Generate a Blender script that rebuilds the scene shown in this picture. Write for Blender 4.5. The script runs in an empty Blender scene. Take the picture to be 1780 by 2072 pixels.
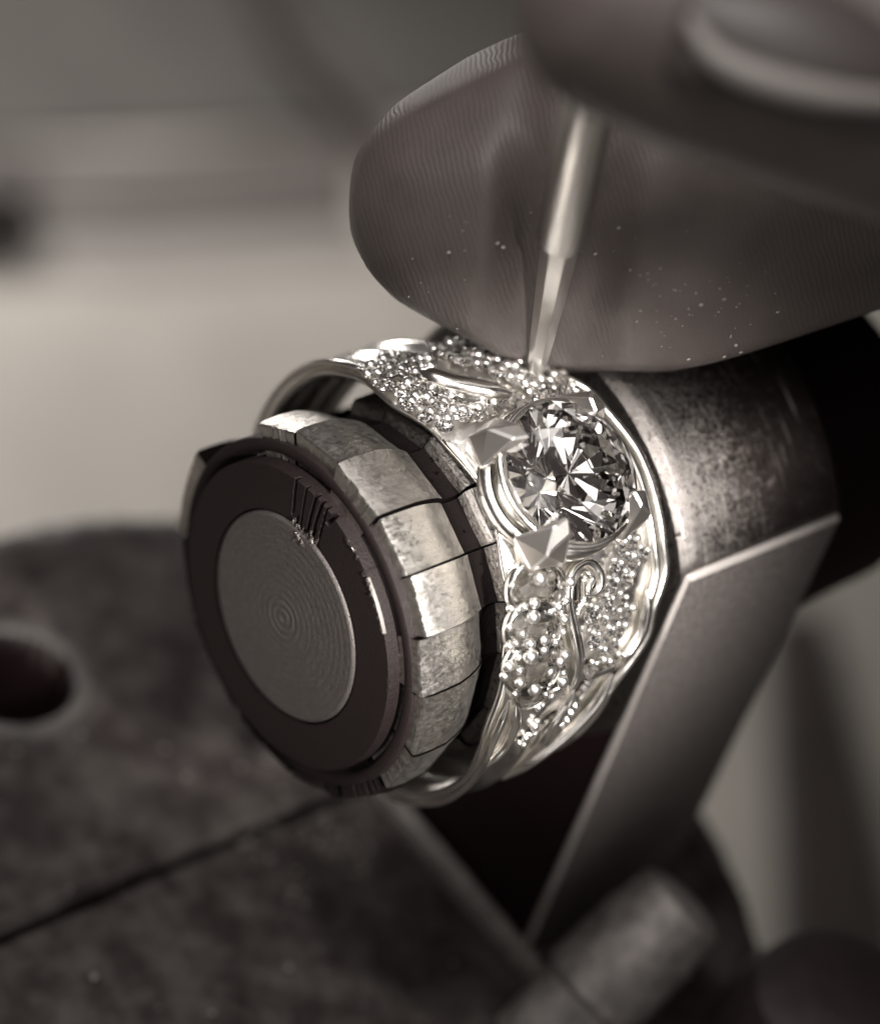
import bpy, bmesh, math, random
import numpy as np
from mathutils import Vector, Matrix, noise
random.seed(7); rng = np.random.default_rng(7)
scene = bpy.context.scene
PI = math.pi; R = math.radians

# ------------------------------------------------------------------ camera
# World: X runs along the mandrel away from its front disc, Z is up. 1 unit = 1 cm.
AX = Vector((.75844677, -.60214478, .24935948))      # camera right
UP = Vector((.27942776, .64609565, .71026794))       # camera up
BK = AX.cross(UP).normalized()                       # towards the camera
DIST, PPU = 15.0, 407.0                              # distance, photo pixels (1780 wide) per unit at P0
P0 = Vector((.873, 0, .379)); CAM = P0 + BK * DIST
cam = bpy.data.cameras.new('camera'); camo = bpy.data.objects.new('camera', cam)
scene.collection.objects.link(camo); scene.camera = camo
camo.matrix_world = Matrix(((AX.x, UP.x, BK.x, CAM.x), (AX.y, UP.y, BK.y, CAM.y), (AX.z, UP.z, BK.z, CAM.z), (0, 0, 0, 1)))
cam.sensor_fit = 'VERTICAL'; cam.sensor_height = 24
cam.lens = 24 * DIST * PPU / 2072
cam.clip_start = .1; cam.clip_end = 300
cam.dof.use_dof = True; cam.dof.focus_distance = DIST - .66
cam.dof.aperture_fstop = cam.lens / 1000 / (2 * .27)

# ------------------------------------------------------------------ world and lamps
w = bpy.data.worlds.new('World'); scene.world = w; w.use_nodes = True
w.node_tree.nodes['Background'].inputs[0].default_value = (1, .84, .81, 1)
w.node_tree.nodes['Background'].inputs[1].default_value = .055
def lamp(name, loc, aim, sx, sy, power, col=(1, .952, .918)):
    l = bpy.data.lights.new(name, 'AREA'); l.shape = 'RECTANGLE'; l.size = sx; l.size_y = sy; l.energy = power; l.color = col
    o = bpy.data.objects.new(name, l); scene.collection.objects.link(o); o.location = loc
    o.rotation_euler = (Vector(aim) - Vector(loc)).to_track_quat('-Z', 'Y').to_euler(); return o
lamp('key_light', (-7.8, 2.0, 19.4), (.8, 0, .5), 5, 5, 2700)  # unseen main source, high overhead
lamp('post_fill', (.5, -17, 1.0), (1.6, -.8, -.5), 4, 4, 35)  # unseen fill lamp, added to light the post face and finger underside
lamp('reflection_panel', (-8, -10, 22), (1, -.5, .7), 12, 9, 700)  # unseen softbox panels, added for the metal and diamonds to mirror
lamp('reflection_panel', (9, -12, 13), (1, -.5, .7), 7, 12, 110)
lamp('reflection_panel', (-19, -9, 9), (1, -.5, .7), 7, 10, 300)
lamp('reflection_panel', (4, 5, 20), (1, -.5, .7), 8, 7, 300)
lamp('camera_side_panel', tuple(CAM + BK * 6 + UP * 2), (.95, -.6, .9), 9, 9, 160)  # unseen panel added behind the camera to brighten the diamond
lamp('low_fill', (-4, -13, -2.5), (.8, -.8, -.6), 3, 3, 75)  # unseen lamp added low down to lift the underside of the ring
def spot(loc, aim, power, ang, size):
    l = bpy.data.lights.new('ring_spot', 'SPOT'); l.energy = power; l.spot_size = R(ang); l.spot_blend = .8; l.shadow_soft_size = size; l.color = (1, .952, .915)  # unseen spots added to brighten ring and jaws
    o = bpy.data.objects.new('ring_spot', l); scene.collection.objects.link(o); o.location = loc
    o.rotation_euler = (Vector(aim) - Vector(loc)).to_track_quat('-Z', 'Y').to_euler()
spot((-3.5, -12.5, 11), (.98, -.5, .25), 40000, 11, .6)
spot((-9.0, -4, 12.5), (1.05, -.6, .75), 24000, 6.2, .4)
vs = scene.view_settings; vs.view_transform = 'Standard'; vs.look = 'None'; vs.exposure = 0; vs.gamma = 1
scene.render.film_transparent = False
scene.cycles.max_bounces = 16; scene.cycles.transmission_bounces = 14; scene.cycles.glossy_bounces = 8
scene.cycles.sample_clamp_indirect = 12

# ------------------------------------------------------------------ helpers: geometry
def ray(px, py): return (-BK * DIST * PPU + AX * (px - 890) - UP * (py - 1036)).normalized()
def at(px, py, dep):                     # point seen at px,py whose p.BK == dep
    d = ray(px, py); t = (dep - CAM.dot(BK)) / d.dot(BK); return CAM + d * t
def plane(px, py, z):
    d = ray(px, py); return CAM + d * ((z - CAM.z) / d.z)
def cyl(px, py, r):                      # (x, theta) on the cylinder of radius r round the X axis
    d = ray(px, py); a = d.y ** 2 + d.z ** 2; b = CAM.y * d.y + CAM.z * d.z; c = CAM.y ** 2 + CAM.z ** 2 - r * r
    q = b * b - a * c
    if q < 0: return None
    p = CAM + d * ((-b - math.sqrt(q)) / a); return p.x, math.atan2(p.z, -p.y)
def S(x, th, r): return Vector((x, -r * math.cos(th), r * math.sin(th)))
def N(th): return Vector((0, -math.cos(th), math.sin(th)))
def T(th): return Vector((0, math.sin(th), math.cos(th)))

def link(name, me, mat=None, parent=None, loc=None, rot=None, smooth=False):
    o = bpy.data.objects.new(name, me); scene.collection.objects.link(o)
    if mat is not None:
        if not me.materials: me.materials.append(mat)
    if parent is not None: o.parent = parent
    if loc is not None: o.location = loc
    if rot is not None: o.rotation_euler = rot
    if smooth:
        me.shade_smooth()
    return o
def mesh(vs, fs, name='m'):
    me = bpy.data.meshes.new(name); me.from_pydata([tuple(v) for v in vs], [], fs); me.update(); return me
def fromb(bm, recalc=True):
    if recalc: bmesh.ops.recalc_face_normals(bm, faces=bm.faces)
    me = bpy.data.meshes.new('m'); bm.to_mesh(me); bm.free(); return me
def sharp(me, ang=35):
    me.shade_smooth()
    me.set_sharp_from_angle(angle=R(ang)); return me
def lathe(prof, n=160, a0=0, a1=2 * PI, rjit=None, closed=False):   # prof: (x, r) list, revolve round X
    full = abs(a1 - a0 - 2 * PI) < 1e-6; m = n if full else n + 1
    vs = []; fs = []
    for i in range(m):
        th = a0 + (a1 - a0) * i / n
        for j, (x, r) in enumerate(prof):
            rr = r + (rjit(x, th, j) if rjit else 0)
            vs.append(S(x, th, rr))
    k = len(prof)
    for i in range(n):
        i2 = (i + 1) % m
        for j in range(k if closed else k - 1):
            j2 = (j + 1) % k
            fs.append((i * k + j, i * k + j2, i2 * k + j2, i2 * k + j))
    if not full and closed:
        fs.append(tuple(range(k))[::-1]); fs.append(tuple(n * k + j for j in range(k)))
    bm = bmesh.new(); me = mesh(vs, fs); bm.from_mesh(me); bmesh.ops.remove_doubles(bm, verts=bm.verts, dist=1e-6)
    return fromb(bm)
def tube(path, rad, n=10, flat=1.0, nrm=None):
    path = [Vector(p) for p in path]; vs = []; fs = []; m = len(path)
    prev = None
    for i, p in enumerate(path):
        t = (path[min(i + 1, m - 1)] - path[max(i - 1, 0)]).normalized()
        a = (nrm[i] if nrm else Vector((.3, .2, 1)))
        if prev is not None and nrm is None: a = prev
        a = (a - t * a.dot(t)).normalized(); prev = a; b = t.cross(a)
        r = rad[i] if isinstance(rad, (list, tuple)) else rad
        for k in range(n):
            an = 2 * PI * k / n; vs.append(p + a * math.cos(an) * r * flat + b * math.sin(an) * r)
    for i in range(m - 1):
        for k in range(n):
            fs.append((i * n + k, i * n + (k + 1) % n, (i + 1) * n + (k + 1) % n, (i + 1) * n + k))
    fs.append(tuple(range(n))[::-1]); fs.append(tuple((m - 1) * n + k for k in range(n)))
    bm = bmesh.new(); bm.from_mesh(mesh(vs, fs)); return sharp(fromb(bm), 50)
def smoothpath(pts, k=6):
    pts = [Vector(p) for p in pts]; out = []
    for i in range(len(pts) - 1):
        p0 = pts[max(i - 1, 0)]; p1 = pts[i]; p2 = pts[i + 1]; p3 = pts[min(i + 2, len(pts) - 1)]
        for j in range(k):
            t = j / k
            out.append(.5 * ((2 * p1) + (p2 - p0) * t + (2 * p0 - 5 * p1 + 4 * p2 - p3) * t * t + (3 * p1 - p0 - 3 * p2 + p3) * t ** 3))
    out.append(pts[-1]); return out
def box(sx, sy, sz, bev=.01, seg=2, c=(0, 0, 0)):
    bm = bmesh.new(); bmesh.ops.create_cube(bm, size=1)
    for v in bm.verts: v.co = Vector((v.co.x * sx + c[0], v.co.y * sy + c[1], v.co.z * sz + c[2]))
    if bev: bmesh.ops.bevel(bm, geom=bm.edges[:], offset=bev, segments=seg, affect='EDGES', profile=.5)
    return sharp(fromb(bm), 40)
def hull(pts):
    bm = bmesh.new()
    for p in pts: bm.verts.new(p)
    r = bmesh.ops.convex_hull(bm, input=bm.verts)
    bmesh.ops.dissolve_limit(bm, angle_limit=R(1), verts=bm.verts, edges=bm.edges)
    return fromb(bm)
def basis(n, spin=0, u=None):            # matrix whose Z is n
    n = n.normalized(); u = u or (Vector((1, 0, 0)) if abs(n.x) < .9 else Vector((0, 1, 0)))
    u = (u - n * u.dot(n)).normalized(); v = n.cross(u)
    M = Matrix((u, v, n)).transposed(); return M @ Matrix.Rotation(spin, 3, 'Z')
def inpoly(p, poly):
    x, y = p; c = False; j = len(poly) - 1
    for i in range(len(poly)):
        xi, yi = poly[i]; xj, yj = poly[j]
        if (yi > y) != (yj > y) and x < (xj - xi) * (y - yi) / (yj - yi) + xi: c = not c
        j = i
    return c
def tag(o, label=None, cat=None, group=None, kind=None):
    if label: o['label'] = label
    if cat: o['category'] = cat
    if group: o['group'] = group
    if kind: o['kind'] = kind
    return o
def empty(name, loc=(0, 0, 0)):
    o = bpy.data.objects.new(name, None); scene.collection.objects.link(o); o.location = loc; o.empty_display_size = .2; return o

# ------------------------------------------------------------------ helpers: materials
def mat(name, col, rough=.5, metal=0, bump=0, bscale=40, var=0, vscale=8, rvar=0, stretch=(1, 1, 1), col2=None, thr=None, spec=None, detail=6, coord='Object'):
    m = bpy.data.materials.new(name); m.use_nodes = True; nt = m.node_tree; b = nt.nodes['Principled BSDF']
    b.inputs['Roughness'].default_value = rough; b.inputs['Metallic'].default_value = metal
    if spec is not None: b.inputs['Specular IOR Level'].default_value = spec
    col = tuple(col) if not isinstance(col, (int, float)) else (col, col * .95, col * .90)
    b.inputs['Base Color'].default_value = (*col, 1)
    tc = nt.nodes.new('ShaderNodeTexCoord'); mp = nt.nodes.new('ShaderNodeMapping'); mp.inputs['Scale'].default_value = stretch
    nt.links.new(tc.outputs[coord], mp.inputs[0])
    def nz(s, d=detail, ro=.6):
        n = nt.nodes.new('ShaderNodeTexNoise'); n.inputs['Scale'].default_value = s; n.inputs['Detail'].default_value = d; n.inputs['Roughness'].default_value = ro
        nt.links.new(mp.outputs[0], n.inputs['Vector']); return n
    if var or col2:
        n = nz(vscale); r = nt.nodes.new('ShaderNodeValToRGB'); nt.links.new(n.outputs['Fac'], r.inputs[0])
        lo, hi = thr or (.3, .7)
        r.color_ramp.elements[0].position = lo; r.color_ramp.elements[1].position = hi
        c2 = col2 if col2 is not None else tuple(c * (1 - var) for c in col)
        if isinstance(c2, (int, float)): c2 = (c2, c2 * .95, c2 * .88)
        r.color_ramp.elements[0].color = (*c2, 1); r.color_ramp.elements[1].color = (*col, 1)
        nt.links.new(r.outputs[0], b.inputs['Base Color'])
    if rvar:
        n = nz(vscale * 2.3); mr = nt.nodes.new('ShaderNodeMapRange'); mr.inputs[1].default_value = .3; mr.inputs[2].default_value = .7
        mr.inputs[3].default_value = max(.02, rough - rvar); mr.inputs[4].default_value = min(1, rough + rvar)
        nt.links.new(n.outputs['Fac'], mr.inputs[0]); nt.links.new(mr.outputs[0], b.inputs['Roughness'])
    if bump:
        n = nz(bscale); bp = nt.nodes.new('ShaderNodeBump'); bp.inputs['Strength'].default_value = bump; bp.inputs['Distance'].default_value = .02
        nt.links.new(n.outputs['Fac'], bp.inputs['Height']); nt.links.new(bp.outputs[0], b.inputs['Normal'])
    return m
SILVER = mat('polished_silver', (.88, .86, .82), .20, 1, bump=.05, bscale=22, rvar=.06, vscale=5)
CLAW = mat('claw_silver', (.50, .475, .445), .34, 1, bump=.05)
FLOOR = mat('pave_floor_silver', (.62, .60, .57), .35, 1, bump=.3, bscale=40)
SILVER2 = mat('bead_silver', (.98, .96, .93), .30, 1)
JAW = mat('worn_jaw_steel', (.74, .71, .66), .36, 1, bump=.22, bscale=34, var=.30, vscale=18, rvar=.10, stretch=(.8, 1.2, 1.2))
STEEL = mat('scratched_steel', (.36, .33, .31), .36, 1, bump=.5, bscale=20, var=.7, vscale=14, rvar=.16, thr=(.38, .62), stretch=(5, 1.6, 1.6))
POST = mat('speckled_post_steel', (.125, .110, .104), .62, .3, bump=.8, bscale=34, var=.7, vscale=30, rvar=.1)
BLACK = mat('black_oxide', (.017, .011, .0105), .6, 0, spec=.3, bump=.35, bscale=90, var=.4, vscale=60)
BLACK2 = mat('black_oxide_and_shade', (.008, .004, .004), .5, 0, spec=.15, bump=.2, bscale=60)  # oxide on the collar bore; shade as colour on post and plate hole
CORE = mat('dark_core_steel', (.16, .14, .13), .42, .8, bump=.3, bscale=50, var=.4)
GROOVE_SHADE = mat('groove_shade', (.0012, .0009, .0009), .9, 0, spec=.0, bump=.4, bscale=60, col2=(.006, .0048, .0046), vscale=30, thr=(.62, .70))  # near-black jaw groove: its shade is put into the colour
EDGE = mat('bare_metal_chip', (.42, .39, .36), .4, 1, bump=.4, bscale=60)
PLATE = mat('pitted_cast_plate', (.080, .070, .066), .55, .15, spec=.25, bump=.8, bscale=9, col2=(.028, .022, .021), vscale=3.2, rvar=.15, thr=(.40, .66))
DARKV = mat('dark_vise_steel', (.035, .026, .025), .45, .3, bump=.5, bscale=20, var=.4, vscale=6)
RUBBER = mat('dark_rubber', (.006, .002, .002), .7, spec=.1)
TOOLM = mat('graver_steel', (.72, .70, .675), .28, 1)
nt = STEEL.node_tree; L = nt.links; tc = nt.nodes.new('ShaderNodeTexCoord'); sx = nt.nodes.new('ShaderNodeSeparateXYZ'); L.new(tc.outputs['Object'], sx.inputs[0])
def nn_(t, **k):
    n = nt.nodes.new(t)
    for a, v in k.items(): n.inputs[a.replace('_', ' ')].default_value = v
    L.new(tc.outputs['Object'], n.inputs['Vector']) if 'Vector' in n.inputs else None
    return n
pit = nn_('ShaderNodeTexNoise', Scale=34, Detail=5, Roughness=.65, Distortion=1.6)
rp = nt.nodes.new('ShaderNodeMapRange'); L.new(sx.outputs[0], rp.inputs[0]); rp.inputs[1].default_value = 1.65 - 0; rp.inputs[2].default_value = 2.35; rp.inputs[3].default_value = .36; rp.inputs[4].default_value = .60  # darker with x: pitting plus the fading light put into the colour
lo = nt.nodes.new('ShaderNodeMath'); lo.operation = 'SUBTRACT'; L.new(pit.outputs['Fac'], lo.inputs[0]); L.new(rp.outputs[0], lo.inputs[1])
ml = nt.nodes.new('ShaderNodeMath'); ml.operation = 'MULTIPLY'; ml.use_clamp = True; L.new(lo.outputs[0], ml.inputs[0]); ml.inputs[1].default_value = 14
mc = nt.nodes.new('ShaderNodeMix'); mc.data_type = 'RGBA'; L.new(ml.outputs[0], mc.inputs[0]); mc.inputs[6].default_value = (.035, .028, .026, 1); mc.inputs[7].default_value = (.19, .177, .167, 1)
ms = nt.nodes.new('ShaderNodeMapping'); ms.inputs['Scale'].default_value = (55, 2.2, 2.2); ms.inputs['Rotation'].default_value = (0, .25, .18); L.new(tc.outputs['Object'], ms.inputs[0])
ns = nt.nodes.new('ShaderNodeTexNoise'); ns.inputs['Scale'].default_value = 1.0; ns.inputs['Detail'].default_value = 3; L.new(ms.outputs[0], ns.inputs['Vector'])
r2 = nt.nodes.new('ShaderNodeMapRange'); L.new(ns.outputs['Fac'], r2.inputs[0]); r2.inputs[1].default_value = .64; r2.inputs[2].default_value = .72
m3 = nt.nodes.new('ShaderNodeMix'); m3.data_type = 'RGBA'; L.new(r2.outputs[0], m3.inputs[0]); L.new(mc.outputs[2], m3.inputs[6]); m3.inputs[7].default_value = (.42, .40, .375, 1)
L.new(m3.outputs[2], nt.nodes['Principled BSDF'].inputs['Base Color'])
def diamond_mat(name, ior, col=(1, .98, .95)):
    m = bpy.data.materials.new(name); m.use_nodes = True; b = m.node_tree.nodes['Principled BSDF']
    b.inputs['Base Color'].default_value = (*col, 1); b.inputs['Roughness'].default_value = 0
    b.inputs['Transmission Weight'].default_value = 1; b.inputs['IOR'].default_value = ior; return m
DIAM = diamond_mat('diamond', 2.4)

_b = plane(60, 640, -11)
lamp('background_light', _b + Vector((1.0, 5.0, 9.0)), _b, 4, 4, 1300)  # unseen lamp added to pool light on the pale bench

# ------------------------------------------------------------------ bench and far background
bench = link('bench_top', mesh([(-80, -80, -11), (80, -80, -11), (80, 80, -11), (-80, 80, -11)], [(0, 1, 2, 3)]),
             mat('pale_bench_top', (.48, .455, .41), .7, bump=.2, bscale=2, var=.35, vscale=.22))
tag(bench, 'pale worn bench top blurred far below the ring holder', kind='structure')

# ------------------------------------------------------------------ ring holder
holder = tag(empty('ring_holder', (1.6, 0, -2.45)), 'steel expanding mandrel ring holder with worn jaws on an upright square post', 'ring holder')
HP = holder.location
def hpart(name, me, m, **k):
    o = link(name, me, m, holder, **k); o.location = -HP + (o.location if k.get('loc') is not None else Vector()); return o
# front disc: turned rings, slightly domed edge
prof = [(.0 - .012, .0)]
for i in range(1, 90):
    r = .53 * i / 90; prof.append((-.012 + .0011 * 1.7 * math.sin(r * 150) * (1 if r < .12 else .25), r))
prof += [(-.010, .531), (.0, .541), (.06, .541)]
DISC = mat('turned_disc_steel', (.15, .134, .126), .52, .55, bump=.35, bscale=70, var=.3, vscale=45)
hpart('front_disc', sharp(lathe(prof, 200), 60), DISC)
# black collar: annulus with saw cuts
def cutdepth(y, z):
    d = 0
    for (ay, az, by, bz, wd, dp) in CUTS:
        vx, vy = by - ay, bz - az; L = math.hypot(vx, vy); t = ((y - ay) * vx + (z - az) * vy) / L; s = abs((y - ay) * vy - (z - az) * vx) / L
        if 0 < t < L and s < wd: d = max(d, dp * (1 - (s / wd) ** 3))
    return d
def facept(px, py, x=0):
    d = ray(px, py); p = CAM + d * ((x - CAM.x) / d.x); return p.y, p.z
CUTS = []
for a, b, wd in [((599, 968), (592, 1042), .011), ((622, 975), (606, 1075), .007), ((643, 990), (618, 1085), .012), ((655, 1004), (628, 1092), .012),
                 ((664, 1018), (640, 1110), .007), ((690, 1025), (662, 1062), .016), ((575, 1052), (600, 1062), .006), ((604, 1044), (590, 1088), .007), ((628, 1058), (610, 1103), .008), ((640, 1070), (624, 1112), .006)]:
    (ay, az), (by, bz) = facept(*a), facept(*b); CUTS.append((ay, az, by, bz, wd, .035))
nr, nt_ = 70, 900; vv = []; ff = []
th0 = R(60)
for i in range(nt_):
    th = 2 * PI * i / nt_
    for j in range(nr):
        r = .553 + (.79 - .553) * j / (nr - 1)
        p = S(0, th, r); chip = .006 * max(0, noise.noise(Vector((th * 30, r * 40, 0)))) if (j < 3 or j > nr - 4) else 0
        x = cutdepth(p.y, p.z) + chip
        if j == nr - 1: x += .006
        vv.append((x, p.y, p.z))
    vv.append(S(.16, th, .795))
k = nr + 1
for i in range(nt_):
    for j in range(k - 1): ff.append((i * k + j, i * k + j + 1, ((i + 1) % nt_) * k + j + 1, ((i + 1) % nt_) * k + j))
# inner wall
hpart('black_collar', sharp(mesh(vv, ff), 30), BLACK)
hpart('collar_bore', lathe([(.0, .5525), (.07, .5525), (.07, .535)], 120), BLACK2)
# bare metal chips round the collar and disc edge
for i in range(46):
    bm_pts = []
    if i < 26:
        px, py = random.choice([(598, 1055), (612, 1066), (628, 1082), (640, 1090), (586, 1072), (605, 1085), (622, 1100)]); px += random.uniform(-7, 7); py += random.uniform(-7, 7); s = random.uniform(.006, .014)
        y, z = facept(px, py)
    else:
        th = R(random.uniform(52, 74)); y, z = S(0, th, .785)[1:]; s = random.uniform(.005, .012)
    for q in range(9): bm_pts.append((random.uniform(-1, 1) * s * .7, random.uniform(-1, 1) * s, random.uniform(-1, 1) * s * 1.5))
    hpart('metal_chip', hull(bm_pts), EDGE, loc=(-.006 if i >= 26 else -.014, y, z))
# ragged paler streak on collar edge
hpart('pale_edge', lathe([(-.003, .765), (-.004, .785), (.01, .793)], 60, R(38), R(58), rjit=lambda x, th, j: .004 + .020 * noise.noise(Vector((th * 40, j, 0))) if j == 0 else 0), mat('pale_collar_edge', (.16, .145, .135), .5, .6))
# core body: groove behind collar, then the inner drum
hpart('core_drum', sharp(lathe([(.17, .60), (.17, .80), (1.60, .80)], 120)), CORE)
# the jaws of the collet
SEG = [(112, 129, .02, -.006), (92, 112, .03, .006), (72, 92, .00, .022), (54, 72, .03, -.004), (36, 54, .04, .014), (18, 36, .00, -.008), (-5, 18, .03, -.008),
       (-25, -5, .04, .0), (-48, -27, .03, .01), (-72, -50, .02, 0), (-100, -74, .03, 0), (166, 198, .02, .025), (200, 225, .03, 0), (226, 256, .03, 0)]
for (a, b, dx, dr) in SEG:
    a += .35; b -= .35
    P = [(.070, .78), (.062, .952), (.068, .964), (.10, .970), (.20, .972), (.30, .966), (.37, .948), (.43, .925), (.475, .902), (.51, .878), (.54, .862), (.56, .855), (.60, .855), (.625, .865), (.64, .91), (.665, .928), (.80, .935), (1.0, .935), (1.5, .93), (1.5, .78)]
    sd = random.random() * 50; mid = R(a + b) / 2; hf = R(b - a) / 2
    def jit(x, th, j, sd=sd, dr=dr):
        if j in (0, len(P) - 1): return 0
        return dr + .97 * (math.cos(hf) / math.cos(th - mid) - math.cos(hf * .55)) * (1 if hf < .2 else .4) + .003 * noise.noise(Vector((x * 9, th * 12, sd)))
    me = lathe(P, 22, R(a), R(b), rjit=jit, closed=True)
    for v in me.vertices:                      # ragged front edge
        if v.co.x < .11:
            th = math.atan2(v.co.z, -v.co.y); v.co.x += dx * .8 + .008 * noise.noise(Vector((th * 26, sd, 3))) + .006 * noise.noise(Vector((th * 70, sd, 7)))
    me.materials.append(BLACK if a < -40 or a > 199 else JAW); me.materials.append(GROOVE_SHADE); me.materials.append(STEEL)
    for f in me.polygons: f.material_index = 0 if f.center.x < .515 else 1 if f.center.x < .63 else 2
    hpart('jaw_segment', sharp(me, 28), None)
# front lip painted dark on each jaw gap: dark ring behind them
hpart('dark_lip', sharp(lathe([(.12, .80), (.062, .832), (.055, .842), (.055, .880), (.062, .890), (.088, .895), (.20, .89)], 220)), BLACK)
# shoulder cylinder with milled flat, cut on the post side
def shoulder():
    n = 220; vs = []; fs = []
    X = [1.60, 1.60, 1.635, 1.66] + [1.66 + (2.69 - 1.66) * i / 24 for i in range(1, 25)] + [2.715, 2.72]
    RR = [.3, 1.125, 1.155, 1.165] + [1.165] * 24 + [1.15, .3]
    for i in range(n):
        th = 2 * PI * i / n
        for x, r in zip(X, RR):
            p = S(x, th, r)
            if p.y < -1.0: p.y = -1.0
            vs.append(p)
    k = len(X)
    for i in range(n):
        for j in range(k - 1): fs.append((i * k + j, i * k + j + 1, ((i + 1) % n) * k + j + 1, ((i + 1) % n) * k + j))
    bm = bmesh.new(); bm.from_mesh(mesh(vs, fs)); return sharp(fromb(bm), 25)
hpart('shoulder_cylinder', shoulder(), STEEL)
# post: a block whose top meets the flat at z=.56
pb = box(1.06, 1.98, 3.05, .018, 3, (0, 0, 0))
po = hpart('post', pb, BLACK2, loc=(2.165, .0, -.965 - .0));  # near-black block behind a paler face: side shade put into the colour
for v in pb.vertices: pass
# face plate with pale chamfers: edge highlight put into the colour
fb = box(1.10, .06, 3.05, .024, 2); fb.materials.append(POST); fb.materials.append(mat('post_edge_highlight', (.42, .39, .37), .5, .4, bump=.4, bscale=30))
for f in fb.polygons: f.material_index = 0 if f.area > .02 and abs(f.normal.y) > .9 else 1
hpart('flat_face', fb, None, loc=(2.165, -1.003, -.965))
# neck behind
hpart('rear_neck', sharp(lathe([(2.71, .6), (2.74, .93), (2.80, .95), (3.6, .93), (3.7, .85), (3.72, .2)], 100)), RUBBER)

# ------------------------------------------------------------------ the ring
ring = tag(empty('diamond_ring', (1.0, 0, 0)), 'silver engagement ring with a large round diamond and pave shoulders on the mandrel', 'ring')
RP = ring.location
def rpart(name, me, m, loc=None, parent=None, **k):
    o = link(name, me, m, parent or ring, **k)
    if parent is None: o.location = (Vector(loc) if loc is not None else Vector()) - RP
    return o
Z1 = lambda L: [(445 + x * .375, 649 + y * .375) for x, y in L]
Z2 = lambda L: [(880.7 + x * .2865, 723 + y * .2865) for x, y in L]
Z3 = lambda L: [(927 + x * .2685, 1066 + y * .2685) for x, y in L]
RO = 1.125
def interp(th, tab):
    th = (th + 90) % 360 - 90
    for (a, va), (b, vb) in zip(tab, tab[1:]):
        if a <= th <= b:
            t = (th - a) / (b - a); t = t * t * (3 - 2 * t); return va + (vb - va) * t
    return tab[-1][1]
TX0 = [(-90, .52), (-45, .46), (-20, .41), (0, .40), (20, .46), (45, .54), (66, .61), (86, .57), (104, .51), (122, .56), (150, .62), (180, .62), (270, .52)]
TX1 = [(-90, 1.08), (-45, 1.08), (-20, 1.10), (0, 1.18), (20, 1.40), (35, 1.51), (60, 1.545), (80, 1.49), (95, 1.36), (110, 1.24), (135, 1.16), (180, 1.12), (270, 1.08)]
HOLES = [Z3(h) for h in [[(905, 365), (955, 380), (945, 470), (950, 540), (900, 640), (870, 700), (845, 600), (850, 450)],
         [(1035, 375), (1065, 430), (1010, 515), (975, 490), (1000, 430)], [(740, 840), (775, 850), (780, 940), (730, 965)],
         [(1005, 1130), (940, 1150), (860, 1250), (830, 1350), (750, 1500), (790, 1500), (900, 1360), (960, 1240)],
         [(780, 1370), (720, 1400), (630, 1480), (560, 1610), (600, 1610), (700, 1490)], [(610, 1480), (590, 1570), (460, 1650), (440, 1600), (520, 1520)],
         [(990, 700), (1010, 700), (990, 800), (970, 790)], [(930, 985), (1010, 1000), (1000, 1050), (930, 1060)], [(1190, 20), (1240, 40), (1230, 130), (1190, 120)]]]
P1 = Z1([(790, 290), (880, 215), (1060, 215), (1200, 330), (1400, 420), (1560, 450), (1480, 560), (1300, 640), (1140, 575), (980, 490), (840, 415)])
P2 = Z1([(1150, 270), (1200, 160), (1310, 120), (1430, 180), (1580, 230), (1700, 290), (1880, 330), (1900, 400), (1700, 440), (1600, 390), (1550, 340), (1350, 300)])
P3 = Z3([(1230, 100), (1400, 90), (1420, 150), (1290, 420), (1200, 560), (1240, 640), (1210, 720), (1220, 960), (1150, 1080), (950, 1090), (920, 960), (950, 620), (1060, 560), (1100, 480), (1090, 260)])
P4 = Z2([(420, 330), (560, 260), (1000, 260), (1130, 420), (900, 340), (600, 420)])
HC = []
for h in HOLES: HC.append([cyl(px, py, RO) for px, py in h])
HC.append([(.925 + .20 * math.cos(2 * PI * i / 24), R(62.5) + .20 * math.sin(2 * PI * i / 24) / RO) for i in range(24)])
def shank():
    nu, nv = 720, 64; vs = []; idx = {}; fs = []
    for i in range(nu):
        thd = -90 + 360 * i / nu; th = R(thd); x0, x1 = interp(thd, TX0), interp(thd, TX1)
        for j in range(nv + 1):
            t = j / nv
            r = RO - .05 * (abs(2 * t - 1) ** 6)
            side = 1 if -60 < thd < 118 else 0
            # strands: three ridges twisting on the plain part, fading into the shoulders
            f = max(0, min(1, (8 - thd) / 20)) if thd < 60 else max(0, min(1, (thd - 100) / 12)) * .35
            if thd > 225: f = 1
            r += f * .030 * math.cos(2 * PI * (t * 3.0 + .25 * math.sin(2 * th)))
            r += .004 * noise.noise(Vector((t * 5, thd * .05, 1)))
            vs.append(S(x0 + (x1 - x0) * t, th, r))
    for i in range(nu):
        th = R(-90 + 360 * (i + .5) / nu); thd = math.degrees(th)
        x0, x1 = interp(thd, TX0), interp(thd, TX1)
        for j in range(nv):
            x = x0 + (x1 - x0) * (j + .5) / nv
            if -50 < thd < 80 and any(inpoly((x, th), h) for h in HC): continue
            a = i * (nv + 1) + j; b = ((i + 1) % nu) * (nv + 1) + j
            fs.append((a, a + 1, b + 1, b))
    me = mesh(vs, fs)
    return me
sh = rpart('shank', shank(), SILVER)
PAVE = [[cyl(px, py, RO) for px, py in P] for P in (P1, P2, P3, P4)]
sh.data.materials.append(FLOOR)
for f in sh.data.polygons:
    c = f.center; th = math.atan2(c.z, -c.y)
    if 0 < th < 2.2 and any(inpoly((c.x + 1.0 - 1.0, th), q) for q in PAVE): f.material_index = 1
sm = sh.modifiers.new('solid', 'SOLIDIFY'); sm.thickness = .055; sm.offset = 0
sm.offset = 1
me = sh.data
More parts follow.
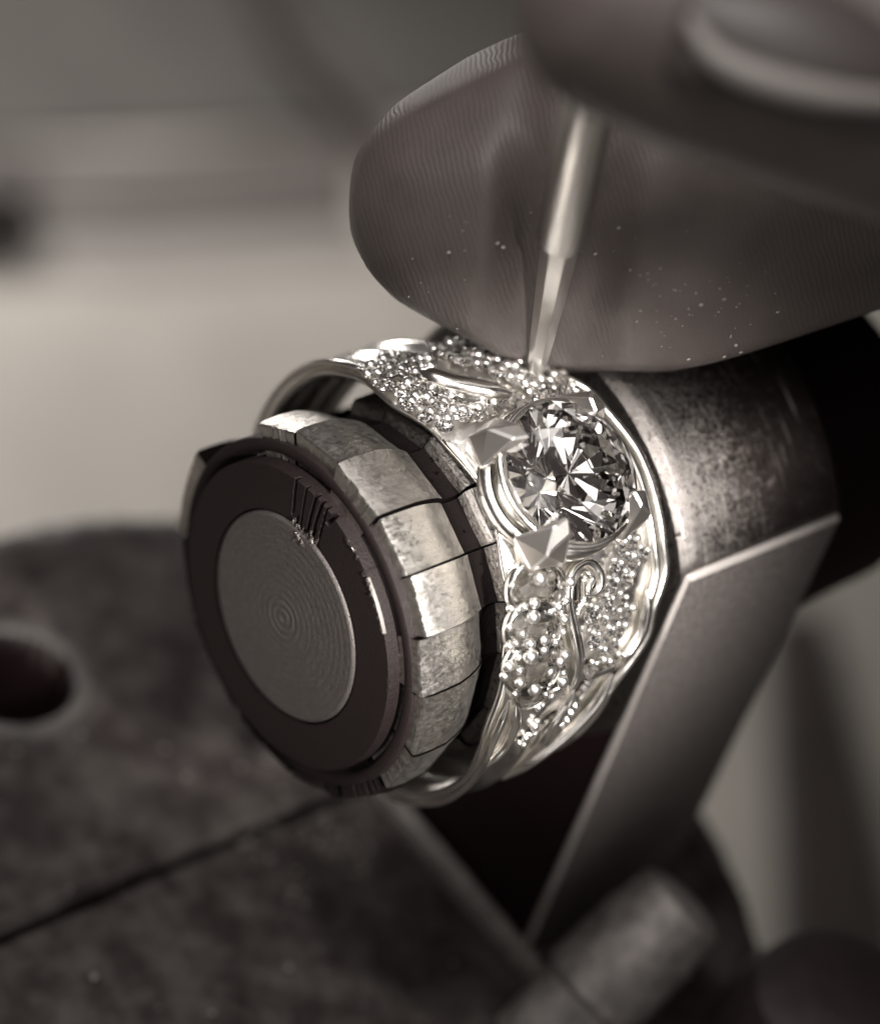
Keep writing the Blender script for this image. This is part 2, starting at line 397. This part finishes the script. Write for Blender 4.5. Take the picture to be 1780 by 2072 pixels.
# the outward side must stay at RO
bm = bmesh.new(); bm.from_mesh(me); bmesh.ops.recalc_face_normals(bm, faces=bm.faces)
f0 = max(bm.faces, key=lambda f: f.calc_center_median().z); 
if f0.normal.z < 0: bmesh.ops.reverse_faces(bm, faces=bm.faces)
bm.to_mesh(me); bm.free(); sm.offset = -1; sharp(me, 40)

# rims: a front and a back wire following the shoulders
def rim(xf, a, b, r, rad, nm, m=SILVER, n=90):
    th = [a + (b - a) * i / n for i in range(n + 1)]
    pts = [S(xf(t), R(t), r) for t in th]; return rpart(nm, tube(pts, [rad * min(1, .25 + min(i, n - i) / 8) for i in range(n + 1)], 10, 1, [N(R(t)) for t in th]), m)
rim(lambda t: interp(t, TX1) - .018, -22, 112, 1.135, .022, 'back_rail')
rim(lambda t: interp(t, TX1) - .085, 14, 92, 1.145, .020, 'inner_rail')
rim(lambda t: interp(t, TX0) + .02, -60, 14, 1.13, .022, 'front_rail')
rim(lambda t: interp(t, TX0) + .015, 108, 205, 1.13, .02, 'front_rail')
# milgrain: a line of tiny beads along the back edge
def beads(name, places, m, stuff=True, lab=None, sub=1):
    bm = bmesh.new()
    for p, s, n in places:
        M = Matrix.Translation(p) @ basis(n).to_4x4() @ Matrix.Diagonal((s, s, s * .9, 1))
        bmesh.ops.create_icosphere(bm, subdivisions=sub + 1, radius=1, matrix=M)
    me = fromb(bm, False); me.shade_smooth(); o = rpart(name, me, m)
    if stuff: o['kind'] = 'stuff'
    return o
mg = []
for i in range(230):
    t = -12 + 100 * i / 230; mg.append((S(interp(t, TX1) + .012, R(t), 1.115 + random.uniform(-.006, .006)), random.uniform(.008, .013), N(R(t))))
beads('milgrain', mg, SILVER2)

# --- diamonds
def brilliant(culet=-.43, table=.57):
    pts = []
    for i in range(8): a = PI / 4 * i; pts.append((table * math.cos(a), table * math.sin(a), .162 * 2))
    for i in range(8): a = PI / 4 * (i + .5); pts.append((.80 * math.cos(a), .80 * math.sin(a), .105 * 2))
    for i in range(16): a = PI / 8 * i; pts.append((math.cos(a), math.sin(a), .02))
    for i in range(16): a = PI / 8 * i; pts.append((math.cos(a), math.sin(a), -.02))
    for i in range(8): a = PI / 4 * (i + .5); pts.append((.50 * math.cos(a), .50 * math.sin(a), culet * 2 * .506))
    pts.append((0, 0, culet * 2))
    return hull(pts)
SX, STH, SR = .925, R(62.5), 1.345
sn = (N(STH) + Vector((-.03, 0, 0))).normalized(); SM = basis(sn, 0, Vector((1, 0, 0)))
sc_ = S(SX, STH, SR); RAD = .355
big = brilliant()
for v in big.vertices: v.co *= RAD
big.materials.append(DIAM)
o = rpart('centre_diamond', big, DIAM, loc=sc_); o.rotation_euler = (SM @ Matrix.Rotation(.2, 3, 'Z')).to_euler()
small = brilliant(); small.materials.append(DIAM)
def stone(p, n, r, nm='small_diamond', tilt=.12):
    n = (n + Vector((random.gauss(0, tilt), random.gauss(0, tilt), random.gauss(0, tilt)))).normalized()
    o = bpy.data.objects.new(nm, small); scene.collection.objects.link(o); o.parent = ring
    o.location = p - RP; o.rotation_euler = basis(n, random.random() * 3).to_euler(); o.scale = (r, r, r); return o
def fill(poly_px, spacing, r_off, avoid=[]):
    poly = [cyl(px, py, RO) for px, py in poly_px]; poly = [(x, th) for x, th in poly]
    xs = [p[0] for p in poly]; ts = [p[1] for p in poly]; out = []
    y = min(ts); row = 0
    while y < max(ts):
        x = min(xs) + (spacing / 2 if row % 2 else 0)
        while x < max(xs):
            q = (x + random.uniform(-.12, .12) * spacing, y + random.uniform(-.12, .12) * spacing / RO)
            if inpoly(q, poly) and all(math.hypot(q[0] - a[0], (q[1] - a[1]) * RO) > a[2] for a in avoid) and not any(inpoly(q, h) for h in HC): out.append(q)
            x += spacing
        y += spacing * .87 / RO; row += 1
    return out
PB = []
for poly, sp in ((P1, .100), (P2, .09), (P3, .092), (P4, .10)):
    big_beads = poly is P1 or poly is P2
    lst = fill(poly, sp, 0)
    for (x, th) in lst:
        n = N(th); stone(S(x, th, RO + .026 + random.uniform(0, .016)), n, sp * random.uniform(.42, .52))
        for kk in range(2):
            a = PI / 6 + kk * PI / 3 + random.uniform(-.2, .2); dx, dt = math.cos(a) * sp * .52, math.sin(a) * sp * .52 / RO
            PB.append((S(x + dx, th + dt, RO + .035), random.uniform(.017, .036) if big_beads else random.uniform(.011, .022), N(th + dt)))
# three large shoulder stones in lobed settings, each with its own cup
LB = []
for (zx, zy, rr) in ((615, 480, .140), (590, 780, .135), (590, 1070, .140), (720, 1150, .07), (570, 1260, .08), (690, 640, .05)):
    px, py = Z3([(zx, zy)])[0]; x, th = cyl(px, py, RO + .06); n = (N(th) + Vector((-.25, 0, 0))).normalized()
    c = S(x, th, RO + .05); stone(c, n, rr, 'shoulder_diamond', .03)
    M = basis(n); pts = [c + M @ Vector((math.cos(a) * rr * 1.04, math.sin(a) * rr * 1.04, -.03)) for a in [2 * PI * i / 32 for i in range(33)]]
    if rr > .1: LB += [(c + M @ Vector((math.cos(a) * rr * 1.12, math.sin(a) * rr * 1.12, random.uniform(-.02, .03))), random.uniform(.014, .030), n) for a in [2 * PI * (i + random.random() * .5) / 10 for i in range(10)]]
    rpart('stone_cup', tube(pts, .02, 8, 1.8, [n] * 33), SILVER)
for zx, zy, s in [(620, 390, .040), (750, 520, .036), (580, 575, .030), (500, 600, .024), (700, 640, .026), (570, 680, .038), (715, 820, .030), (550, 885, .028), (490, 810, .018), (440, 880, .020), (550, 980, .042), (650, 930, .030), (690, 1090, .040), (770, 1020, .030),
               (470, 1090, .018), (790, 1170, .034), (470, 1180, .030), (580, 1230, .036), (700, 370, .024), (690, 1190, .02), (710, 1250, .018), (690, 1340, .020), (770, 1330, .020), (670, 1420, .024), (700, 1400, .018), (640, 1570, .026), (570, 1660, .024), (520, 1700, .020), (660, 1530, .018)]:
    px, py = Z3([(zx, zy)])[0]; x, th = cyl(px, py, RO + .09)
    PB.append((S(x, th, RO + (.085 if zy < 1240 else .025)), s * random.uniform(.85, 1.05), N(th)))
beads('prong_beads', PB + LB, SILVER2)
# --- scroll and leaf ornaments
def onring(L, r): return [(lambda c: (S(c[0], c[1], r), N(c[1])))(cyl(px, py, r)) for px, py in L]
def ornament(L, r, rad, nm, taper=True, k=6, flat=1):
    pn = onring(L, r); path = smoothpath([p for p, n in pn], k); m = len(path)
    nn = [N(math.atan2(p.z, -p.y)) for p in path]
    rads = [rad * (min(1, .3 + min(i, m - 1 - i) / (m * .25)) if taper else 1) for i in range(m)]
    return rpart(nm, tube(path, rads, 10, flat, nn), SILVER)
ornament(Z3([(955, 515), (1035, 500), (1072, 420), (1050, 320), (965, 262), (870, 320), (822, 450), (822, 600), (850, 730), (880, 860), (900, 1000), (890, 1130), (845, 1230)]), 1.165, .024, 'scroll')
ornament(Z3([(1000, 340), (930, 330), (862, 420), (850, 560), (880, 720), (915, 860), (935, 1000), (925, 1110)]), 1.155, .014, 'scroll')
ornament(Z3([(960, 340), (1010, 385), (975, 470), (990, 530)]), 1.16, .018, 'scroll')
ornament(Z1([(1080, 275), (1200, 330), (1380, 370), (1570, 400)]), 1.185, .052, 'leaf_bar')
ornament(Z1([(740, 260), (900, 330), (1000, 300), (1150, 320)]), 1.15, .026, 'leaf_bar')
ornament(Z3([(430, 1340), (420, 1500), (350, 1650), (180, 1820)]), 1.13, .03, 'scroll')
ornament(Z3([(1420, 480), (1420, 620), (1370, 820), (1230, 1000), (1000, 1110), (930, 1080)]), 1.15, .026, 'scroll')
ornament(Z3([(870, 1230), (830, 1330), (700, 1500), (600, 1660), (400, 1830)]), 1.145, .022, 'scroll')
ornament(Z3([(1160, 1110), (1040, 1330), (820, 1560), (560, 1760), (330, 1900)]), 1.15, .028, 'scroll')
# --- head: gallery hoops, four claws
def hoop(rad, z, t, nm, fl=1.0, sq=0):
    pts = []
    for i in range(65):
        a = 2 * PI * i / 64; pts.append(sc_ + SM @ Vector((math.cos(a) * rad, math.sin(a) * rad, z - sq * math.cos(2 * a))))
    rpart(nm, tube(pts, t, 10, fl, [sn] * 65), SILVER)
cup = [sc_ + SM @ Vector((math.cos(2 * PI * i / 40) * r, math.sin(2 * PI * i / 40) * r, z)) for i in range(40) for r, z in ((RAD * .96, -.055), (RAD * .5, -.195), (.001, -.33))]
rpart('reflector_cup', mesh(cup, [(i * 3 + j, i * 3 + j + 1, (i + 1) % 40 * 3 + j + 1, (i + 1) % 40 * 3 + j) for i in range(40) for j in range(2)]), SILVER2, smooth=True)  # cup added under the stone to brighten its dark facets
hoop(RAD * 1.03, -.035, .018, 'bezel_hoop', 1.2)
hoop(RAD * 1.02, -.17, .034, 'gallery_hoop', 1.5, .03)
hoop(RAD * .72, -.26, .03, 'gallery_hoop', 1.5)
for k_ in range(4):
    a = PI / 4 + k_ * PI / 2; d = Vector((math.cos(a), math.sin(a), 0)); t = Vector((-math.sin(a), math.cos(a), 0)); zz = Vector((0, 0, 1))
    pts = [d * RAD * .84 + zz * .085, d * (RAD * 1.02) + zz * .07 + t * .04, d * (RAD * 1.02) + zz * .07 - t * .04, d * (RAD * 1.30) + zz * -.02,
           d * RAD * 1.12 + t * .135 + zz * -.12, d * RAD * 1.12 - t * .135 + zz * -.12, d * RAD * 1.38 - zz * .15, d * RAD * .95 - zz * .24 + t * .08, d * RAD * .95 - zz * .24 - t * .08, d * RAD * 1.25 - zz * .25]
    kc = sc_ + SM @ (d * RAD * 1.1)
    o = rpart('claw', hull([kc + (sc_ + SM @ p - kc) * 1.08 + sn * .015 for p in pts]), CLAW); o.data.materials.append(SILVER2)
    bv = o.modifiers.new('bevel', 'BEVEL'); bv.width = .009; bv.material = 1

# ------------------------------------------------------------------ graver held by the hand
tipx, tipt = cyl(1085, 748, 1.17)
TIP = S(tipx, tipt, 1.17); TOP = at(1218, 60, 2.05)
tool = tag(empty('graving_tool', TIP), 'thin pointed steel graving tool held against the top of the ring', 'graver')
td = (TOP - TIP); TL = td.length; TM = td.to_track_quat('Z', 'Y')
def toolpart(name, prof, n=40, m=TOOLM):
    vs = []; fs = []; k = len(prof)
    for i in range(n):
        a = 2 * PI * i / n
        for z, r in prof: vs.append((r * math.cos(a), r * math.sin(a), z))
    for i in range(n):
        for j in range(k - 1): fs.append((i * k + j, ((i + 1) % n) * k + j, ((i + 1) % n) * k + j + 1, i * k + j + 1))
    bm = bmesh.new(); bm.from_mesh(mesh(vs, fs)); bmesh.ops.remove_doubles(bm, verts=bm.verts, dist=1e-6)
    o = link(name, sharp(fromb(bm), 30), m, tool); o.rotation_euler = TM.to_euler(); return o
zc = TL * .42
toolpart('tapered_tip', [(0, 0), (0, .034), (.01, .044), (.3, .064), (zc - .01, .098), (zc, .09), (zc + .005, .03)], 8)
toolpart('shaft', [(zc - .002, .02), (zc, .112), (zc + .02, .118), (TL, .128), (TL * 3.2, .15), (TL * 3.2, 0)], 24)

# ------------------------------------------------------------------ the hand
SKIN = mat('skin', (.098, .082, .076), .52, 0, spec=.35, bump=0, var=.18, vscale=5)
nt = SKIN.node_tree; b = nt.nodes['Principled BSDF']
tc = nt.nodes.new('ShaderNodeTexCoord'); mp = nt.nodes.new('ShaderNodeMapping'); mp.inputs['Rotation'].default_value = (.2, .5, .6)
nt.links.new(tc.outputs['Object'], mp.inputs[0])
wv = nt.nodes.new('ShaderNodeTexWave'); wv.wave_type = 'BANDS'; wv.inputs['Scale'].default_value = 12; wv.inputs['Distortion'].default_value = 5; wv.inputs['Detail'].default_value = 2.0; wv.inputs['Detail Scale'].default_value = .6
nt.links.new(mp.outputs[0], wv.inputs['Vector'])
nn = nt.nodes.new('ShaderNodeTexNoise'); nn.inputs['Scale'].default_value = 45; nn.inputs['Detail'].default_value = 6; nt.links.new(mp.outputs[0], nn.inputs['Vector'])
mx = nt.nodes.new('ShaderNodeMath'); mx.operation = 'ADD'; nt.links.new(wv.outputs['Fac'], mx.inputs[0]); nt.links.new(nn.outputs['Fac'], mx.inputs[1])
bp = nt.nodes.new('ShaderNodeBump'); bp.inputs['Strength'].default_value = .42; bp.inputs['Distance'].default_value = .003
nt.links.new(mx.outputs[0], bp.inputs['Height']); nt.links.new(bp.outputs[0], b.inputs['Normal'])
hand = tag(empty('person', (8.5, -1.5, 3.0)), 'hand reaching in from the right, fingertip and thumb pinching the graver', 'person')
def capsules(chains):
    bm = bmesh.new()
    for ch in chains:
        for (p, r), (q, s) in zip(ch, ch[1:]):
            p, q = Vector(p), Vector(q); n = max(3, int((q - p).length / (.16 * min(r, s)) ) )
            n = min(n, 40)
            for i in range(n + 1):
                t = i / n; bmesh.ops.create_icosphere(bm, subdivisions=2, radius=r + (s - r) * t, matrix=Matrix.Translation(p.lerp(q, t)))
    return fromb(bm, False)
index = [((1.11, .66, 1.78), .61), ((1.5, .42, 1.87), .85), ((2.0, .25, 2.00), .98), ((2.8, .0, 2.26), .95), ((3.7, -.4, 2.5), .88), ((5.4, -1.1, 3.6), .92), ((8.6, -1.9, 4.4), 1.0)]
th_a = at(1262, 15, 2.85)
thumb = [(th_a, .46), (at(1420, 30, 2.8), .58), (at(1650, 90, 2.75), .62), (at(2000, 190, 2.8), .66), ((5.3, -3.4, 4.6), .85), ((8.0, -4.2, 3.6), 1.1), ((10.0, -3.2, 2.6), 1.2)]
middle = [((3.2, 1.2, .9), .62), ((4.2, 1.1, 1.2), .75), ((6.2, .6, 2.8), .85), ((8.9, -.2, 3.6), .95)]
ringf = [((5.0, 1.9, .2), .55), ((5.4, 2.2, .8), .68), ((6.8, 2.2, 2.2), .78), ((9.2, 1.4, 2.9), .9)]
little = [((6.0, 2.9, -.2), .48), ((6.3, 3.2, .5), .58), ((7.6, 3.2, 1.7), .66), ((9.6, 2.6, 2.0), .78)]
palm = [((8.6, -1.9, 4.4), 1.0), ((8.9, -.2, 3.6), 1.1), ((9.2, 1.4, 2.9), 1.0), ((9.6, 2.6, 2.0), .9), ((11.4, 2.0, 1.2), 1.1), ((12, 0, 1.6), 1.3), ((10.5, -2, 2.4), 1.4), ((11, 0, 2.6), 1.3), ((9.8, .8, 2.9), 1.1), ((9.6, -1, 3.4), 1.2)]
wrist = [((12, .4, 1.5), 1.5), ((14.5, .2, .6), 1.5), ((20, 0, -1.0), 2.0)]
tmp = bpy.data.objects.new('tmp', capsules([index, thumb, middle, ringf, little, palm, wrist])); scene.collection.objects.link(tmp)
rm = tmp.modifiers.new('r', 'REMESH'); rm.mode = 'VOXEL'; rm.voxel_size = .055
s_ = tmp.modifiers.new('s', 'SMOOTH'); s_.iterations = 14; s_.factor = .6
dg = bpy.context.evaluated_depsgraph_get(); hm = bpy.data.meshes.new_from_object(tmp.evaluated_get(dg)); bpy.data.objects.remove(tmp)
# the tool presses a soft valley into the fingertip
tdn = td.normalized()
for v in hm.vertices:
    p = v.co
    if p.x > 4 or (p - Vector((1.6, .3, 1.8))).length > 1.9 or p.dot(BK) > 1.75: continue
    t = (p - TIP).dot(tdn); q = TIP + tdn * t; dvec = p - q; lat = dvec.dot(AX)
    if t > -.3:
        g = math.exp(-(lat / (.17 if lat < 0 else .26)) ** 2) * .18
        v.co = p - BK * g * max(0, min(1, (t + .3) / .4))
        keep = q.dot(BK) - .26 - v.co.dot(BK)
        if keep < 0 and abs(lat) < .34: v.co += BK * keep * min(1, (1 - abs(lat) / .34) * 1.8)
for v in hm.vertices: v.co -= hand.location
hm.materials.clear()
ho = link('hand', hm, SKIN, hand, smooth=True)
# fine dust and filings clinging to the fingertip
from mathutils.bvhtree import BVHTree
bvh = BVHTree.FromPolygons([v.co + hand.location for v in hm.vertices], [p.vertices[:] for p in hm.polygons])
db = bmesh.new()
for i in range(85):
    if i < 50: px, py = random.gauss(1400, 110), random.gauss(640, 60)
    else: px, py = random.uniform(800, 1500), random.uniform(420, 730)
    h = bvh.ray_cast(CAM, ray(px, py))
    if h[0] is None: continue
    s = random.choice([.003, .003, .004, .005, .009]); bmesh.ops.create_icosphere(db, subdivisions=1, radius=s, matrix=Matrix.Translation(h[0] + h[1] * s * .5) @ Matrix.Rotation(i, 4, 'X') @ Matrix.Diagonal((1.5, 1, .7, 1)))
tag(link('metal_dust', fromb(db, False), mat('dust', (.30, .28, .26), .5)), 'bright metal dust clinging to the skin of the fingertip', kind='stuff')
# thumb nail
NAIL = mat('thumb_nail', (.045, .036, .034), .5, 0, bump=.1, bscale=6)
nc = at(1660, 10, 3.40); nu_ = (at(1900, 120, 3.3) - at(1400, -20, 3.3)).normalized(); nn_ = (BK * .85 + UP * .5).normalized(); nn_ = (nn_ - nu_ * nn_.dot(nu_)).normalized(); nb = nn_.cross(nu_)
vs_ = []; fs_ = []
G = 24
for i in range(G + 1):
    for j in range(G + 1):
        a, c = 2 * i / G - 1, 2 * j / G - 1
        sq = 1 - .25 * a * a; u_ = a * .50; w_ = c * .36 * sq
        vs_.append(nc + nu_ * u_ + nb * w_ - nn_ * (.42 * c * c * .5 + .1 * a * a) - hand.location)
for i in range(G):
    for j in range(G): fs_.append((i * (G + 1) + j, (i + 1) * (G + 1) + j, (i + 1) * (G + 1) + j + 1, i * (G + 1) + j + 1))
no = link('nail', mesh(vs_, fs_), NAIL, hand, smooth=True); so = no.modifiers.new('s', 'SOLIDIFY'); so.thickness = .05
fo = link('nail_edge_highlight', tube(smoothpath([at(1395, 40, 3.40), at(1450, 115, 3.46), at(1560, 165, 3.50), at(1700, 195, 3.50), at(1850, 205, 3.46)]), [.03 + .03 * math.sin(PI * i / 24) for i in range(25)], 10), mat('nail_edge_highlight', (.20, .185, .175), .5), hand); fo.location = -hand.location  # pale tube along the nail edge: highlight band put into the colour

# ------------------------------------------------------------------ vise below
ZP = -2.45
vise = tag(empty('engraving_vise', (.4, 0, -11)), 'round pitted steel engraving vise gripping the post of the ring holder', 'vise')
VP = vise.location
def vpart(name, me, m, loc=(0, 0, 0), **k): o = link(name, me, m, vise, **k); o.location = Vector(loc) - VP; return o
hx = plane(30, 1365, ZP); GAPQ = .45   # y = -GAPQ... gap line
def halfplate(y0, y1, holes, z=ZP, rad=3.03, cx=.4, th=.5):
    # grid of a disc half with circular holes, bevelled by depth function
    n = 150; vs = []; fs = []; idx = {}
    for i in range(n + 1):
        for j in range(n + 1):
            x = cx - rad + 2 * rad * i / n; y = y0 + (y1 - y0) * j / n
            d = rad - math.hypot(x - cx, y)
            if d < 0:
                s = rad / math.hypot(x - cx, y); 
            dz = 0
            if d < .12: dz -= .4 * (max(0, .12 - d)) 
            e = min(y - y0, y1 - y)
            if e < .05: dz -= .05 - e
            for (qx, qy, qr) in holes:
                h = math.hypot(x - qx, y - qy) - qr
                if h < 0: dz -= min(1.6, -h * 14)
                elif h < .13: dz -= .06 * (1 - h / .13)
            dz += .016 * noise.noise(Vector((x * 4, y * 4, 0))) + .01 * noise.noise(Vector((x * 11, y * 11, 5)))
            vs.append((x, y, z + dz)); idx[i, j] = len(vs) - 1
    for i in range(n):
        for j in range(n):
            x = cx - rad + 2 * rad * (i + .5) / n; y = y0 + (y1 - y0) * (j + .5) / n
            if math.hypot(x - cx, y) < rad: fs.append((idx[i, j], idx[i + 1, j], idx[i + 1, j + 1], idx[i, j + 1]))
    me = mesh(vs, fs); me.shade_smooth(); me.materials.append(PLATE); me.materials.append(BLACK2)
    for f in me.polygons:
        if any(math.hypot(f.center.x - a, f.center.y - b_) < c_ for a, b_, c_ in holes): f.material_index = 1  # inside of the hole blackened: its shade put into the colour
    return me
o = vpart('rear_jaw', halfplate(.44, 3.03, [(hx.x, hx.y, .36)]), PLATE); m_ = o.modifiers.new('s', 'SOLIDIFY'); m_.thickness = .9; m_.offset = -1
o = vpart('front_jaw', halfplate(-3.03, .415, [], ZP - .03), PLATE); m_ = o.modifiers.new('s', 'SOLIDIFY'); m_.thickness = .9; m_.offset = -1
bm = bmesh.new(); bmesh.ops.create_uvsphere(bm, u_segments=64, v_segments=32, radius=3.0)
for v in bm.verts: v.co.z *= 1
vpart('ball_body', fromb(bm), DARKV, (.4, 0, -5.75), smooth=True)
bm2 = lathe([(-11, .1), (-11, 2.6), (-10.7, 2.75), (-9.2, 2.7), (-8.2, 2.5), (-7.4, 2.3)], 80)
for v in bm2.vertices: v.co = Vector((v.co.y, -v.co.z, v.co.x))
vpart('base_pad', bm2, RUBBER, (.4, 0, 0), smooth=True)
WORN = mat('worn_bright_edge', (.26, .24, .225), .5, .3, bump=.5, bscale=20, var=.5, vscale=9)
rg = [Vector((hx.x + math.cos(2 * PI * i / 64) * .41, hx.y + math.sin(2 * PI * i / 64) * .41, ZP - .035)) for i in range(65)]
vpart('bore_rim', tube(rg, .05, 8, .45, [Vector((0, 0, 1))] * 65), mat('bore_rim_highlight', (.13, .12, .113), .5, .2, bump=.6, bscale=16, var=.6, vscale=6))  # paler ring round the hole: rim highlight put into the colour
vpart('clamp_edge', box(.09, 2.35, .16, .03, 2), WORN, (1.555, -.12, ZP + .04))
# jaw pins in the foreground
def vlathe(prof, n=40):
    me = lathe([(z, r) for z, r in prof], n)
    for v in me.vertices: v.co = Vector((v.co.y, v.co.z, v.co.x))
    bm = bmesh.new(); bm.from_mesh(me); return sharp(fromb(bm), 40)
PIN = mat('worn_pin_steel', (.26, .24, .228), .6, .4, bump=1, bscale=7, var=.75, vscale=5)
pp = plane(1135, 2085, ZP)
o = vpart('clamp_pin', vlathe([(-.3, .26), (.12, .27), (.16, .31), (.62, .31), (.68, .29), (.86, .27), (.90, .20), (.92, .10), (.92, 0)], 28), PIN, (pp.x, pp.y, ZP + .15)); o.rotation_euler = (0, R(45), 0)
pp = plane(1640, 2150, ZP)
o = vpart('clamp_pin', vlathe([(-.2, .62), (.3, .60), (.55, .5), (.62, .3), (.63, 0)]), DARKV, (pp.x, pp.y, ZP))
# metal filings lying about
fl = bmesh.new()
for i in range(120):
    if i < 60: p = Vector((random.uniform(-1.6, 1.2), random.uniform(-1.6, 2.5), ZP + .01))
    else: p = plane(random.gauss(640, 70), random.gauss(1690, 60), ZP) + Vector((0, 0, .012))
    if math.hypot(p.x - .4, p.y) > 2.8 or math.hypot(p.x - hx.x, p.y - hx.y) < .5 or .38 < p.y < .5: continue
    s = random.uniform(.006, .022); M = Matrix.Translation(p) @ Matrix.Rotation(random.random() * 3, 4, 'Z') @ Matrix.Diagonal((s * random.uniform(.6, 1.6), s, s * .5, 1))
    bmesh.ops.create_icosphere(fl, subdivisions=1, radius=1, matrix=M)
o = link('metal_filings', fromb(fl, False), mat('filings', (.22, .20, .19), .5, .5)); tag(o, 'bright metal filings scattered over the pitted vise top', kind='stuff')

# ------------------------------------------------------------------ blurred things on the bench
ZB = -11
def slab(name, L, h, m, label, cat):
    pts = [plane(px, py, ZB + h) for px, py in L]; n = len(pts)
    vs = [(p.x, p.y, ZB + h) for p in pts] + [(p.x, p.y, ZB + .005) for p in pts]
    fs = [tuple(range(n)), tuple(range(n, 2 * n))[::-1]] + [(i, i + n, (i + 1) % n + n, (i + 1) % n) for i in range(n)]
    bm = bmesh.new(); bm.from_mesh(mesh(vs, fs)); me = fromb(bm); o = link(name, me, m)
    bv = o.modifiers.new('b', 'BEVEL'); bv.width = .08; bv.segments = 3
    return tag(o, label, cat)
slab('wooden_rail', [(-250, 285), (300, 300), (720, 255), (720, 440), (300, 470), (-250, 480)], .12, mat('dark_rail', (.12, .107, .10), .6, var=.2, vscale=1), 'dark wooden rail blurred across the upper left of the bench', 'rail')
slab('grey_strip', [(-250, 455), (300, 440), (720, 415), (760, 520), (300, 560), (-250, 560)], .05, mat('grey_strip', (.27, .255, .235), .7), 'mid grey strip lying along the near side of the dark rail', 'strip')
slab('black_box', [(-200, 310), (90, 320), (80, 390), (-200, 400)], .9, mat('black_box', (.04, .033, .031), .6), 'small black blurred box at the left edge of the bench', 'box')
slab('grey_cloth', [(-400, -300), (1300, -300), (1200, 150), (720, 250), (-400, 290)], .12, mat('grey_cloth', (.10, .093, .085), .9, bump=.4, bscale=3, var=.3, vscale=.6), 'grey cloth lying beyond the dark wooden rail', 'cloth')
cp = [plane(px, py, ZB + .5) for px, py in ((500, -120), (555, 20), (620, 120), (700, 200), (800, 330))]
o = link('black_cable', tube(smoothpath(cp), .22, 12), mat('cable', (.04, .03, .028), .6)); tag(o, 'thick dark cable curving over the grey cloth behind the fingertip', 'cable')
slab('dark_tray', [(1560, 1240), (1670, 1220), (1830, 1900), (1800, 2300), (1600, 2200), (1590, 1900)], .3, mat('tray', (.05, .04, .036), .6, var=.4, vscale=.8), 'dark tray blurred on the bench right of the post', 'tray')
